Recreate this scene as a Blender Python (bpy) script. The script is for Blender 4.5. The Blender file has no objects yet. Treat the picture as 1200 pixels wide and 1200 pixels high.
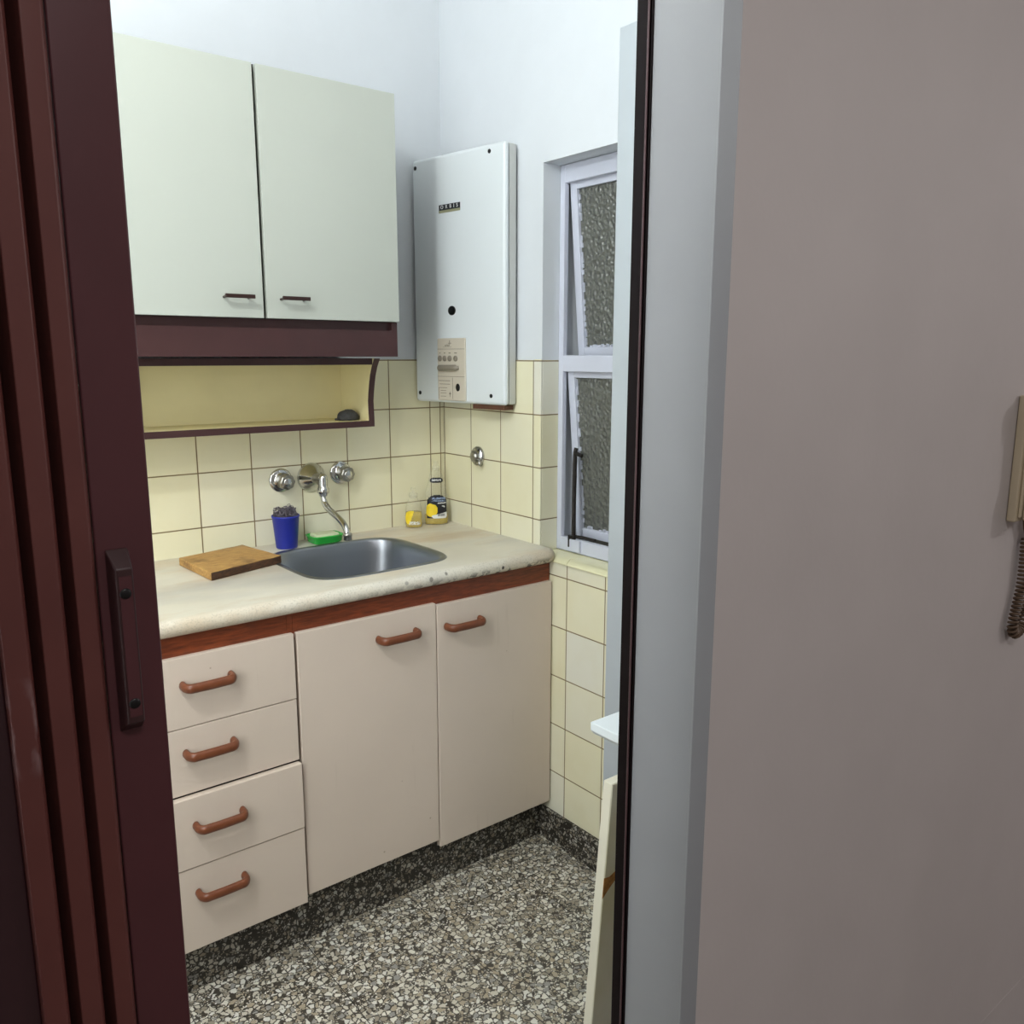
import bpy, bmesh, math, random
from mathutils import Vector, Matrix, noise as mnoise

C = bpy.context.scene.collection
SC = bpy.context.scene
PI = math.pi
random.seed(7)

# ------------------------------------------------------------------ camera
def set_camera():
    yaw, pitch, roll = math.radians(51.536), math.radians(10.54), math.radians(0.069)
    fw = Vector((math.cos(pitch)*math.cos(yaw), math.cos(pitch)*math.sin(yaw), -math.sin(pitch)))
    r = fw.cross(Vector((0, 0, 1))).normalized()
    u = r.cross(fw)
    R = r*math.cos(roll) + u*math.sin(roll)
    U = -r*math.sin(roll) + u*math.cos(roll)
    cd = bpy.data.cameras.new('camera')
    cd.sensor_width = 36.0
    cd.lens = 986.03/1200*36.0
    cd.clip_start = 0.02
    co = bpy.data.objects.new('camera', cd)
    C.objects.link(co)
    m = Matrix(((R.x, U.x, -fw.x, -1.5445), (R.y, U.y, -fw.y, -2.3026),
                (R.z, U.z, -fw.z, 1.4447), (0, 0, 0, 1)))
    co.matrix_world = m
    SC.camera = co
set_camera()

# ------------------------------------------------------------------ world, lights, exposure
w = bpy.data.worlds.new('night_lightwell')
SC.world = w
w.use_nodes = True
w.node_tree.nodes['Background'].inputs['Color'].default_value = (.80, .82, .80, 1)
w.node_tree.nodes['Background'].inputs['Strength'].default_value = .30

def light(name, kind, loc, power, color, size=.05, rot=None, sy=None):
    ld = bpy.data.lights.new(name, kind)
    ld.energy = power
    ld.color = color
    if kind == 'POINT':
        ld.shadow_soft_size = size
    else:
        ld.size = size
        if sy:
            ld.shape = 'RECTANGLE'; ld.size_y = sy
    o = bpy.data.objects.new(name, ld)
    o.location = loc
    if rot: o.rotation_euler = rot
    C.objects.link(o)
    return o
light('kitchen_ceiling_bulb', 'POINT', (-1.72, -1.40, 2.40), 33, (.95, 1.0, .98), .045)
light('kitchen_ceiling_fill', 'AREA', (-.95, -.85, 2.88), 3.2, (.95, 1.0, .98), 1.2)  # added overhead fill standing in for ceiling bounce, no real fixture
light('kitchen_corner_fill', 'AREA', (-1.93, -1.42, 1.45), 11.5, (.97, 1.0, .98), .35, (PI/2, 0, math.radians(-50)), 1.3)  # added unseen area fill that lifts tiles, shelf interior and cabinet fronts
light('hall_lamp', 'POINT', (2.6, -3.9, 2.3), 42, (1.0, .96, .96), .08)
light('hall_ceiling_light', 'AREA', (-1.5, -3.1, 2.86), 20, (1.0, .97, .96), .5)

SC.view_settings.view_transform = 'Standard'
SC.view_settings.look = 'None'
SC.view_settings.exposure = 0.0
SC.view_settings.gamma = 1.0
SC.view_settings.use_curve_mapping = False

# ------------------------------------------------------------------ materials
def lin(r, g, b):
    f = lambda c: (c/255/12.92) if c/255 <= .04045 else ((c/255+.055)/1.055)**2.4
    return (f(r), f(g), f(b), 1)

class NT:
    def __init__(s, name):
        s.m = bpy.data.materials.new(name)
        s.m.use_nodes = True
        s.t = s.m.node_tree
        s.b = s.t.nodes['Principled BSDF']
    def n(s, kind, **kw):
        nd = s.t.nodes.new(kind)
        for k, v in kw.items(): setattr(nd, k, v)
        return nd
    def set(s, sock, v):
        if hasattr(v, 'bl_idname') or isinstance(v, bpy.types.NodeSocket):
            s.t.links.new(v, sock)
        else:
            sock.default_value = v
    def math(s, op, a, b=None, c=None):
        nd = s.n('ShaderNodeMath', operation=op)
        s.set(nd.inputs[0], a)
        if b is not None: s.set(nd.inputs[1], b)
        if c is not None: s.set(nd.inputs[2], c)
        return nd.outputs[0]
    def mix(s, f, a, b):
        nd = s.n('ShaderNodeMix', data_type='RGBA')
        s.set(nd.inputs[0], f); s.set(nd.inputs[6], a); s.set(nd.inputs[7], b)
        return nd.outputs[2]
    def pos(s):
        g = s.n('ShaderNodeNewGeometry')
        return g.outputs['Position']
    def xyz(s, v=None):
        sp = s.n('ShaderNodeSeparateXYZ')
        s.t.links.new(v or s.pos(), sp.inputs[0])
        return sp.outputs
    def noise(s, scale, detail=3, vec=None, rough=.5):
        nd = s.n('ShaderNodeTexNoise')
        nd.inputs['Scale'].default_value = scale
        nd.inputs['Detail'].default_value = detail
        nd.inputs['Roughness'].default_value = rough
        s.t.links.new(vec or s.pos(), nd.inputs['Vector'])
        return nd.outputs[0]
    def ramp(s, f, stops, interp='LINEAR'):
        nd = s.n('ShaderNodeValToRGB')
        nd.color_ramp.interpolation = interp
        el = nd.color_ramp.elements
        while len(el) < len(stops): el.new(.5)
        for e, (p, c) in zip(el, stops):
            e.position = p
            e.color = c if len(c) == 4 else (*c, 1)
        s.t.links.new(f, nd.inputs[0])
        return nd.outputs[0]
    def maprange(s, v, a, b, c=0., d=1.):
        nd = s.n('ShaderNodeMapRange')
        s.set(nd.inputs[0], v)
        for i, x in enumerate((a, b, c, d)): nd.inputs[i+1].default_value = x
        return nd.outputs[0]
    def scale(s, v, xyz):
        nd = s.n('ShaderNodeVectorMath', operation='MULTIPLY')
        s.t.links.new(v, nd.inputs[0]); nd.inputs[1].default_value = xyz
        return nd.outputs[0]
    def bump(s, h, strength=.2, dist=.001):
        nd = s.n('ShaderNodeBump')
        nd.inputs['Strength'].default_value = strength
        nd.inputs['Distance'].default_value = dist
        s.t.links.new(h, nd.inputs['Height'])
        s.t.links.new(nd.outputs[0], s.b.inputs['Normal'])
    def base(s, col): s.set(s.b.inputs['Base Color'], col)
    def p(s, **kw):
        for k, v in kw.items(): s.set(s.b.inputs[k.replace('_', ' ')], v)
        return s

def simple(name, rgb, rough=.5, metal=0., var=.06, vscale=9., bump=0., bscale=120., coat=0.):
    t = NT(name)
    c = lin(*rgb)
    if var:
        f = t.noise(vscale, 4)
        d = tuple(x*(1-var) for x in c[:3])+(1,)
        u = tuple(min(1, x*(1+var)) for x in c[:3])+(1,)
        t.base(t.mix(t.maprange(f, .3, .7), d, u))
    else:
        t.base(c)
    t.p(Roughness=rough, Metallic=metal)
    if coat: t.p(Coat_Weight=coat, Coat_Roughness=.15)
    if bump: t.bump(t.noise(bscale, 4), bump, .002)
    return t.m

M = {}
M['plaster'] = simple('kitchen_plaster_paint', (216, 221, 226), .55, var=.015, bump=.12, bscale=60)
M['hall_paint'] = simple('hall_wall_paint', (202, 196, 194), .6, var=.025, vscale=5, bump=.15, bscale=55)
M['ceiling'] = simple('ceiling_paint', (228, 228, 226), .7, var=.01)
M['jamb'] = simple('grey_enamel', (146, 147, 150), .42, var=.02, bump=.08, bscale=40)
M['hall_floor'] = simple('hall_floor', (120, 112, 104), .5)
M['window_paint'] = simple('bluish_white_enamel', (204, 208, 222), .4, var=.03, bump=.1, bscale=50)
M['door_paint'] = simple('pale_grey_enamel', (186, 194, 200), .42, var=.02)
M['grey_dark'] = simple('lightwell_render', (120, 118, 108), .9)
M['upper_lam'] = simple('offwhite_laminate', (183, 188, 179), .42, var=.02, vscale=3)
M['edge_pink'] = simple('laminate_edge', (200, 190, 180), .5)
M['pelmet'] = simple('dark_brown_veneer', (66, 40, 40), .42, var=.1, vscale=12)
M['niche'] = simple('cream_laminate', (226, 216, 168), .45, var=.03)
M['dark_handle'] = simple('dark_bronze', (58, 38, 34), .35, .3)
M['carcass'] = simple('carcass_dark', (40, 26, 20), .7)
M['brown_plastic'] = simple('brown_handle_plastic', (112, 62, 37), .36, var=.12, vscale=60)
M['heater_white'] = simple('white_enamel', (222, 229, 232), .28, var=.012, vscale=4)
M['heater_grey'] = simple('heater_body', (196, 198, 195), .4, var=.02)
M['black'] = simple('black_plastic', (14, 14, 15), .35, var=0)
M['panel_beige'] = simple('beige_plastic', (204, 196, 180), .45, var=.02)
M['panel_mark'] = simple('panel_print', (120, 112, 98), .6, var=0)
M['plate_dark'] = simple('nameplate_black', (34, 38, 42), .3, var=0)
M['plate_olive'] = simple('nameplate_olive', (150, 150, 120), .4, var=0)
M['print_white'] = simple('print_white', (225, 226, 226), .5, var=0)
M['grey_button'] = simple('grey_button', (136, 128, 114), .4, var=0)
M['rust'] = simple('brown_bracket', (92, 58, 40), .7, var=.2, vscale=60)
M['chrome'] = simple('chrome', (205, 205, 203), .16, 1., var=.05, vscale=80)
M['chrome_dull'] = simple('worn_chrome', (165, 163, 156), .3, 1., var=.2, vscale=120)
M['blue'] = simple('blue_plastic', (38, 50, 160), .42, var=.05)
M['wool'] = simple('steel_wool', (108, 102, 112), .4, .3, var=.3, vscale=200)
M['lump'] = simple('dark_scourer', (62, 62, 62), .85, var=.25, vscale=150, bump=.6, bscale=300)
M['sponge'] = simple('pale_sponge', (205, 212, 176), .9, var=.06, vscale=60, bump=.5, bscale=300)
M['label_black'] = simple('label_black', (22, 24, 34), .4, var=0)
M['label_yellow'] = simple('label_yellow', (238, 208, 40), .45, var=.1, vscale=60)
M['label_white'] = simple('label_white', (222, 224, 222), .45, var=0)
M['label_blue'] = simple('label_blue_print', (150, 170, 205), .45, var=0)
M['iron'] = simple('dark_iron', (52, 48, 46), .5, .6, var=.3, vscale=90)
M['pvc_post'] = simple('brown_pvc_post', (84, 46, 50), .38, var=.05, vscale=15)
M['pvc_handle'] = simple('brown_pvc_handle', (60, 37, 38), .35, var=.04)
M['pvc_dark'] = simple('dark_pvc_strip', (17, 9, 10), .5, var=.1)
for k_ in ('pvc_dark',):
    b_ = M[k_].node_tree.nodes['Principled BSDF']; b_.inputs['Roughness'].default_value = .6; b_.inputs['Specular IOR Level'].default_value = .12
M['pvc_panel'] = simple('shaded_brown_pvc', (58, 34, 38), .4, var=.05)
M['pvc_lip'] = simple('brown_pvc_lip', (74, 52, 54), .3, var=.1)
M['shelf_white'] = simple('white_melamine', (225, 232, 235), .35, var=.01)
M['intercom'] = simple('aged_beige_plastic', (208, 195, 168), .5, var=.04)
M['cord'] = simple('brown_cord', (104, 84, 66), .5, var=.1, vscale=100)
M['drain'] = simple('sink_drain', (120, 120, 120), .3, 1., var=.1)

def clearish(name, rgb, alpha, rough):
    t = NT(name)
    t.base(lin(*rgb)); t.p(Roughness=rough, Alpha=alpha)
    return t.m
M['clear'] = clearish('clear_bottle_plastic', (214, 212, 190), .16, .12)
M['soap'] = clearish('yellow_dish_soap', (220, 190, 40), .55, .2)
def glassy(name, rgb, rough=.05, ior=1.4, trans=1.0):
    t = NT(name)
    t.base(lin(*rgb)); t.p(Roughness=rough, Transmission_Weight=trans, IOR=ior)
    return t
M['green'] = clearish('green_translucent_plastic', (60, 205, 84), .86, .22)

# hammered window glass
t = NT('hammered_glass')
v = t.n('ShaderNodeTexVoronoi', feature='SMOOTH_F1'); v.inputs['Scale'].default_value = 95
v.inputs['Smoothness'].default_value = .4
t.t.links.new(t.scale(t.pos(), (1, 1, .8)), v.inputs['Vector'])
t.base(lin(140, 142, 134)); t.p(Roughness=.22, Transmission_Weight=.5, IOR=1.5)
t.bump(v.outputs['Distance'], .9, .0085)
M['glass'] = t.m

# ceramic tiles: axis = 'x' (back wall) or 'y' (right wall)
def tile_mat(name, axis, off, size):
    t = NT(name)
    o = t.xyz()
    h = o[0] if axis == 'x' else o[1]
    u = t.math('DIVIDE', t.math('ADD', h, off), size)
    vv = t.math('DIVIDE', t.math('SUBTRACT', o[2], 1.2792), .1505)
    def edge(q, s):
        fr = t.math('FRACT', q)
        return t.math('MULTIPLY', t.math('MINIMUM', fr, t.math('SUBTRACT', 1., fr)), s)
    d = t.math('MINIMUM', edge(u, size), edge(vv, .1505))
    ex = t.math('ABSOLUTE', t.math('ADD', h, .0150 if axis == 'x' else .0035))
    d = t.math('MINIMUM', d, ex)
    g = t.maprange(d, .0011, .0022, 1., 0.)
    cm = t.n('ShaderNodeCombineXYZ')
    t.t.links.new(t.math('FLOOR', u), cm.inputs[0]); t.t.links.new(t.math('FLOOR', vv), cm.inputs[1])
    wn = t.n('ShaderNodeTexWhiteNoise', noise_dimensions='2D')
    t.t.links.new(cm.outputs[0], wn.inputs['Vector'])
    tone = t.ramp(wn.outputs['Value'], [(0, lin(231, 226, 193)), (.5, lin(234, 230, 201)), (.85, lin(231, 228, 206)), (1, lin(229, 228, 214))])
    st = t.maprange(t.noise(7, 4), .45, .8, 0, .25)
    tone = t.mix(st, tone, lin(214, 203, 150))
    gcol = t.mix(t.noise(25, 3), lin(82, 62, 32), lin(146, 126, 82))
    t.base(t.mix(g, tone, gcol))
    t.p(Roughness=t.math('ADD', t.math('MULTIPLY', g, .5), .24))
    t.bump(t.math('SUBTRACT', 1., g), .25, .001)
    return t.m
M['tile_x'] = tile_mat('cream_tile_back', 'x', .0539, .15)
M['tile_y'] = tile_mat('cream_tile_right', 'y', .1517, .152)
M['tile_plain'] = simple('cream_tile_trim', (230, 226, 188), .25, var=.03)

def terrazzo(name, scale, dark, joint, keep=.2, lo=.08, hi=.15, dim=0.):
    t = NT(name)
    ps = t.pos()
    wob = t.n('ShaderNodeTexNoise'); wob.inputs['Scale'].default_value = 40
    t.t.links.new(ps, wob.inputs['Vector'])
    mx = t.n('ShaderNodeMix', data_type='RGBA', blend_type='ADD')
    mx.inputs[0].default_value = .012
    t.t.links.new(ps, mx.inputs[6]); t.t.links.new(wob.outputs['Color'], mx.inputs[7])
    def layer(sc, lo, hi, keep):
        a = t.n('ShaderNodeTexVoronoi'); a.inputs['Scale'].default_value = sc
        e = t.n('ShaderNodeTexVoronoi', feature='DISTANCE_TO_EDGE'); e.inputs['Scale'].default_value = sc
        for q in (a, e): t.t.links.new(mx.outputs[2], q.inputs['Vector'])
        sp = t.n('ShaderNodeSeparateColor'); t.t.links.new(a.outputs['Color'], sp.inputs[0])
        stone = t.ramp(sp.outputs[0], [(0, lin(150, 142, 126)), (.2, lin(200, 194, 178)), (.45, lin(220, 216, 202)),
                                       (.6, lin(170, 158, 136)), (.75, lin(216, 214, 204)), (.9, lin(150, 148, 142)), (1, lin(228, 224, 212))], 'CONSTANT')
        f = t.math('MULTIPLY', t.maprange(e.outputs['Distance'], lo, hi), t.math('GREATER_THAN', sp.outputs[1], keep))
        return f, stone
    f1, s1 = layer(scale, lo, hi, keep)
    f2, s2 = layer(scale*2.1, lo*1.2, hi*1.2, keep+.1)
    cem = t.mix(t.noise(90, 3), dark, tuple(x*1.7 for x in dark[:3])+(1,))
    c = t.mix(f1, t.mix(f2, cem, s2), s1)
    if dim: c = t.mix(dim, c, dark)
    o = t.xyz(ps)
    ju = None
    for ax, off in joint:
        fr = t.math('FRACT', t.math('DIVIDE', t.math('ADD', o[ax], off), .30))
        d = t.math('MULTIPLY', t.math('MINIMUM', fr, t.math('SUBTRACT', 1., fr)), .30)
        ju = d if ju is None else t.math('MINIMUM', ju, d)
    jm = t.maprange(ju, .0009, .0016, .85, 0.)
    t.base(t.mix(jm, c, lin(34, 32, 28)))
    t.p(Roughness=.42)
    return t.m
M['terrazzo'] = terrazzo('terrazzo_floor', 76, lin(60, 56, 49), [(0, .785), (1, .655)])
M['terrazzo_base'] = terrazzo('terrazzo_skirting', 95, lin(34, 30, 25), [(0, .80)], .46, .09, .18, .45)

# worn laminate of the lower fronts
def front_mat(name, rgb):
    t = NT(name)
    c = lin(*rgb)
    f = t.maprange(t.noise(3, 5), .3, .7)
    col = t.mix(f, tuple(x*.93 for x in c[:3])+(1,), c)
    drip = t.noise(1, 3, t.scale(t.pos(), (55, 55, 3.5)))
    col = t.mix(t.maprange(drip, .66, .85, 0, .22), col, lin(150, 132, 106))
    sp = t.n('ShaderNodeTexVoronoi'); sp.inputs['Scale'].default_value = 11
    t.t.links.new(t.pos(), sp.inputs['Vector'])
    col = t.mix(t.maprange(sp.outputs['Distance'], .02, .035, .55, 0), col, lin(140, 118, 92))
    t.base(col); t.p(Roughness=.45)
    return t.m
M['lower_lam'] = front_mat('beige_painted_front', (215, 200, 185))

def wood(name, a, b, sc, axis_scale, rough=.45):
    t = NT(name)
    f = t.noise(sc, 6, t.scale(t.pos(), axis_scale), .6)
    t.base(t.mix(t.maprange(f, .3, .7), lin(*a), lin(*b)))
    t.p(Roughness=rough)
    t.bump(f, .15, .001)
    return t
M['rail'] = wood('reddish_wood', (84, 36, 16), (138, 66, 32), 4, (6, 60, 60)).m
t = wood('cutting_board_wood', (158, 112, 56), (206, 164, 96), 5, (7, 50, 30), .6)
old = t.b.inputs['Base Color'].links[0].from_socket
g1 = t.mix(t.maprange(t.noise(16, 5), .54, .70, 0, .65), old, lin(96, 60, 30))
g2 = t.mix(t.maprange(t.noise(6, 5, t.scale(t.pos(), (5, 90, 20))), .60, .70, 0, .55), g1, lin(86, 54, 26))
t.base(t.mix(t.maprange(t.xyz()[1], -.085, -.055, 0, .35), g2, lin(120, 108, 84)))
M['board'] = t.m
M['board_end'] = wood('cutting_board_end', (32, 19, 10), (88, 56, 30), 30, (2, 2, 6), .8).m

# counter: worn cream stone with a chipped rolled edge
t = NT('worn_cream_counter')
ps = t.pos(); o = t.xyz(ps)
c = t.mix(t.maprange(t.noise(3.5, 5), .3, .7), lin(208, 201, 183), lin(226, 221, 207))
c = t.mix(t.maprange(t.noise(2.2, 6, t.scale(ps, (1, 2.6, 1)), .65), .48, .66, 0, .65), c, lin(196, 172, 138))
c = t.mix(t.maprange(t.noise(1.7, 5, t.scale(ps, (1.2, 3, 1))), .50, .68, 0, .6), c, lin(180, 178, 172))
gr = t.noise(260, 4)
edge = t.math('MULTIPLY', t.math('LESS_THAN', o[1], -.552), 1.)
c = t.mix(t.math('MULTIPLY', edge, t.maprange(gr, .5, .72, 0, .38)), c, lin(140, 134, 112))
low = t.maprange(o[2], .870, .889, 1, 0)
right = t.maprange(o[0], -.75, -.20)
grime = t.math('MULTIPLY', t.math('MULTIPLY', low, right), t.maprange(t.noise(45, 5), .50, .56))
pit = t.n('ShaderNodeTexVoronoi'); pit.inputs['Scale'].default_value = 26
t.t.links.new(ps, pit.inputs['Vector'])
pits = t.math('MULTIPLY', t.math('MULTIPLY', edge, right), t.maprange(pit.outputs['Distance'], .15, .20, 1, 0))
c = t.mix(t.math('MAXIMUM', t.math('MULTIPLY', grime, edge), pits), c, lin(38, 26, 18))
t.base(c); t.p(Roughness=.42)
t.bump(t.noise(140, 4), .10, .002)
M['counter'] = t.m

t = NT('brushed_steel')
t.base(lin(150, 154, 160)); t.p(Metallic=1.)
t.p(Roughness=.37)
M['steel'] = t.m

# pvc slats with a pale scuff at arm height
t = NT('brown_pvc_slat')
ps = t.pos(); o = t.xyz(ps)
c = t.mix(t.noise(14, 3), lin(92, 50, 47), lin(106, 60, 55))
zz = t.math('MULTIPLY', t.maprange(o[2], 1.10, 1.135), t.maprange(o[2], 1.19, 1.16))
zz = t.math('MULTIPLY', zz, t.math('LESS_THAN', o[0], -1.447))
zz = t.math('MULTIPLY', zz, t.maprange(t.noise(45, 4, t.scale(ps, (1, 1, .35))), .46, .62))
c = t.mix(t.math('MULTIPLY', zz, .75), c, lin(190, 170, 172))
t.base(c); t.p(Roughness=.4)
M['pvc_slat'] = t.m

# leaning board face, yellowed with a chip
t = NT('yellowed_melamine')
ps = t.pos(); o = t.xyz(ps)
c = t.mix(t.maprange(t.noise(6, 4), .35, .7), lin(236, 233, 214), lin(218, 212, 172))
t.base(c); t.p(Roughness=.45)
M['yellow_face'] = t.m
M['panel_core'] = simple('cream_panel_edge', (226, 221, 202), .5, var=.02)
M['chip'] = simple('chipboard', (168, 118, 58), .9, var=.3, vscale=120)

# ------------------------------------------------------------------ helpers
ROOT = {}
def thing(name, label, cat, loc, group=None, rotz=0):
    o = bpy.data.objects.new(name, None)
    o.empty_display_size = .05
    o.location = loc
    o.rotation_euler = (0, 0, rotz)
    C.objects.link(o)
    o['label'] = label; o['category'] = cat
    if group: o['group'] = group
    ROOT[o.name] = Vector(loc) if not rotz else Vector((0, 0, 0))
    return o
def tag(o, label, cat, group=None):
    o['label'] = label; o['category'] = cat
    if group: o['group'] = group
    return o
def obj(name, bm, mat, parent=None, bevel=0, seg=2, smooth=False, sub=0):
    me = bpy.data.meshes.new(name)
    off = Vector((0, 0, 0))
    if parent is not None:
        off = ROOT[parent.name]
        bm.transform(Matrix.Translation(-off))
    bmesh.ops.recalc_face_normals(bm, faces=bm.faces[:])
    bm.to_mesh(me); bm.free()
    mats = mat if isinstance(mat, (list, tuple)) else [mat]
    for m_ in mats: me.materials.append(M[m_] if isinstance(m_, str) else m_)
    o = bpy.data.objects.new(name, me)
    C.objects.link(o)
    if parent is not None:
        o.parent = parent
        ROOT[o.name] = off
    if smooth:
        for p in me.polygons: p.use_smooth = True
    if bevel:
        b = o.modifiers.new('bevel', 'BEVEL'); b.width = bevel; b.segments = seg
        b.limit_method = 'ANGLE'; b.angle_limit = math.radians(40)
        for p in me.polygons: p.use_smooth = True
        wn_ = o.modifiers.new('wn', 'WEIGHTED_NORMAL'); wn_.keep_sharp = True
    if sub:
        s = o.modifiers.new('sub', 'SUBSURF'); s.levels = sub; s.render_levels = sub
    return o
def solo(name, bm, mat, label, cat, origin, group=None, **kw):
    """a thing that is one mesh, its origin at its base"""
    bm.transform(Matrix.Translation(-Vector(origin)))
    o = obj(name, bm, mat, None, **kw)
    o.location = origin
    return tag(o, label, cat, group)
def struct(name, bm, mat, parent=None, **kw):
    o = obj(name, bm, mat, parent, **kw)
    if parent is None:
        ROOT[o.name] = Vector((0, 0, 0))
        o['kind'] = 'structure'
    return o

def B(): return bmesh.new()
def box(bm, x0, x1, y0, y1, z0, z1, mi=0, mat=None):
    vs = [bm.verts.new(Vector(p)) for p in ((x0, y0, z0), (x1, y0, z0), (x1, y1, z0), (x0, y1, z0),
                                            (x0, y0, z1), (x1, y0, z1), (x1, y1, z1), (x0, y1, z1))]
    if mat is not None:
        for v in vs: v.co = mat @ v.co
    for f in ((0, 3, 2, 1), (4, 5, 6, 7), (0, 1, 5, 4), (1, 2, 6, 5), (2, 3, 7, 6), (3, 0, 4, 7)):
        fc = bm.faces.new([vs[i] for i in f]); fc.material_index = mi
    return bm
def bx(*a, **k): return box(B(), *a, **k)
def prism(bm, pts, lo, hi, axis='z', mi=0):
    """extrude a closed 2-D outline along an axis"""
    def P(a, b, c):
        return {'z': (a, b, c), 'x': (c, a, b), 'y': (a, c, b)}[axis]
    A = [bm.verts.new(P(a, b, lo)) for a, b in pts]
    D = [bm.verts.new(P(a, b, hi)) for a, b in pts]
    n = len(pts)
    fs = [bm.faces.new(A), bm.faces.new(D[::-1])]
    for i in range(n): fs.append(bm.faces.new((A[i], A[(i+1) % n], D[(i+1) % n], D[i])))
    for f in fs: f.material_index = mi
    return bm
def lathe(bm, prof, center, axis='z', seg=32, mi=0, sx=1., sy=1.):
    """prof: list of (radius, height along axis)"""
    c = Vector(center); rings = []
    for r, h in prof:
        if r < 1e-6:
            rings.append([None, h]); continue
        rings.append([r, h])
    def P(r, a, h):
        x, y = r*math.cos(a)*sx, r*math.sin(a)*sy
        return c + Vector({'z': (x, y, h), 'y': (x, h, y), 'x': (h, x, y)}[axis])
    vs = []
    for r, h in rings:
        vs.append([bm.verts.new(P(0, 0, h))] if r is None else [bm.verts.new(P(r, 2*PI*i/seg, h)) for i in range(seg)])
    for a, b in zip(vs, vs[1:]):
        for i in range(seg):
            j = (i+1) % seg
            if len(a) == 1 and len(b) == 1: continue
            if len(a) == 1: f = bm.faces.new((a[0], b[i], b[j]))
            elif len(b) == 1: f = bm.faces.new((a[i], b[0], a[j]))
            else: f = bm.faces.new((a[i], b[i], b[j], a[j]))
            f.material_index = mi
    return bm
def smooth_path(pts, n=8):
    P = [Vector(p) for p in pts]
    P = [P[0]*2-P[1]] + P + [P[-1]*2-P[-2]]
    out = []
    for i in range(1, len(P)-2):
        a, b, c, d = P[i-1:i+3]
        for k in range(n):
            s = k/n
            out.append(.5*((2*b)+(-a+c)*s+(2*a-5*b+4*c-d)*s*s+(-a+3*b-3*c+d)*s**3))
    out.append(P[-2])
    return out
def tube(bm, pts, r, seg=12, caps=True, mi=0, flat=None):
    pts = [Vector(p) for p in pts]
    n = len(pts)
    rr = r if isinstance(r, (list, tuple)) else [r]*n
    up = None; rings = []
    for i, p in enumerate(pts):
        d = (pts[min(i+1, n-1)]-pts[max(i-1, 0)]).normalized()
        if up is None:
            up = Vector((0, 0, 1)) if abs(d.z) < .9 else Vector((1, 0, 0))
        s = d.cross(up).normalized(); up = s.cross(d).normalized()
        fx, fy = flat or (1, 1)
        rings.append([bm.verts.new(p + (s*math.cos(2*PI*k/seg)*fx + up*math.sin(2*PI*k/seg)*fy)*rr[i]) for k in range(seg)])
    for a, b in zip(rings, rings[1:]):
        for k in range(seg):
            f = bm.faces.new((a[k], a[(k+1) % seg], b[(k+1) % seg], b[k])); f.material_index = mi
    if caps:
        for q in (rings[0][::-1], rings[-1]):
            f = bm.faces.new(q); f.material_index = mi
    return bm
def text_bm(body, size, M4, depth=.0004):
    """lettering as mesh, placed with a matrix (text x = right, y = up)"""
    cu = bpy.data.curves.new('lettering', 'FONT')
    cu.body = body; cu.size = size; cu.align_x = 'CENTER'; cu.align_y = 'CENTER'; cu.extrude = depth
    cu.resolution_u = 3
    o = bpy.data.objects.new('lettering', cu)
    C.objects.link(o)
    dg = bpy.context.evaluated_depsgraph_get()
    me = bpy.data.meshes.new_from_object(o.evaluated_get(dg))
    bpy.data.objects.remove(o); bpy.data.curves.remove(cu)
    bm = B(); bm.from_mesh(me); bpy.data.meshes.remove(me)
    bm.transform(M4)
    return bm

# ------------------------------------------------------------------ setting
W_TOP = 2.90
struct('floor', bx(-3.2, 3.6, -1.68, .25, -.25, 0), 'terrazzo')
struct('floor_hall', bx(-3.2, 3.6, -4.7, -1.68, -.25, -.18), 'hall_floor')
struct('ceiling', bx(-3.2, 3.6, -4.7, .25, W_TOP, W_TOP+.1), 'ceiling')
wb = struct('wall_back', bx(-2.05, .25, .008, .20, 0, W_TOP), 'plaster')
struct('tile_cladding', bx(-1.95, .006, 0, .008, 0, 1.432), 'tile_x', wb)
# right wall with the window beside the yard door
bm = B()
box(bm, .006, .20, -.485, .008, 0, W_TOP)
box(bm, .006, .20, -.775, -.485, 0, .868)
box(bm, .006, .20, -.775, -.485, 1.953, W_TOP)
box(bm, .006, .20, -1.60, -.775, 2.205, W_TOP)
wr = struct('wall_right', bm, 'plaster')
bm = B()
box(bm, -.0005, .0055, -.4865, 0, 0, 1.432)                 # beside the corner
box(bm, -.0005, .0055, -.772, -.4865, 0, .8675)             # below the sill
box(bm, .0055, .066, -.4885, -.4850, .884, 1.432)           # window reveal
struct('tile_cladding', bm, 'tile_y', wr, bevel=.002)
bm = B(); box(bm, -.002, .0045, -.4895, -.4575, .884, 1.434)
struct('corner_trim', bm, 'tile_y', wr, bevel=.003)
bm = B()
prism(bm, [(-.005, .866), (-.005, .870), (.010, .8825), (.072, .884), (.072, .8685), (0, .866)], -.606, -.4565, 'y')
prism(bm, [(-.005, .866), (-.005, .870), (.010, .8825), (.072, .884), (.072, .8685), (0, .866)], -.7735, -.608, 'y')
struct('sill_tile', bm, 'tile_plain', wr, bevel=.0015)
struct('wall_left', bx(-2.15, -2.05, -1.68, .25, 0, W_TOP), 'plaster')
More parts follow.
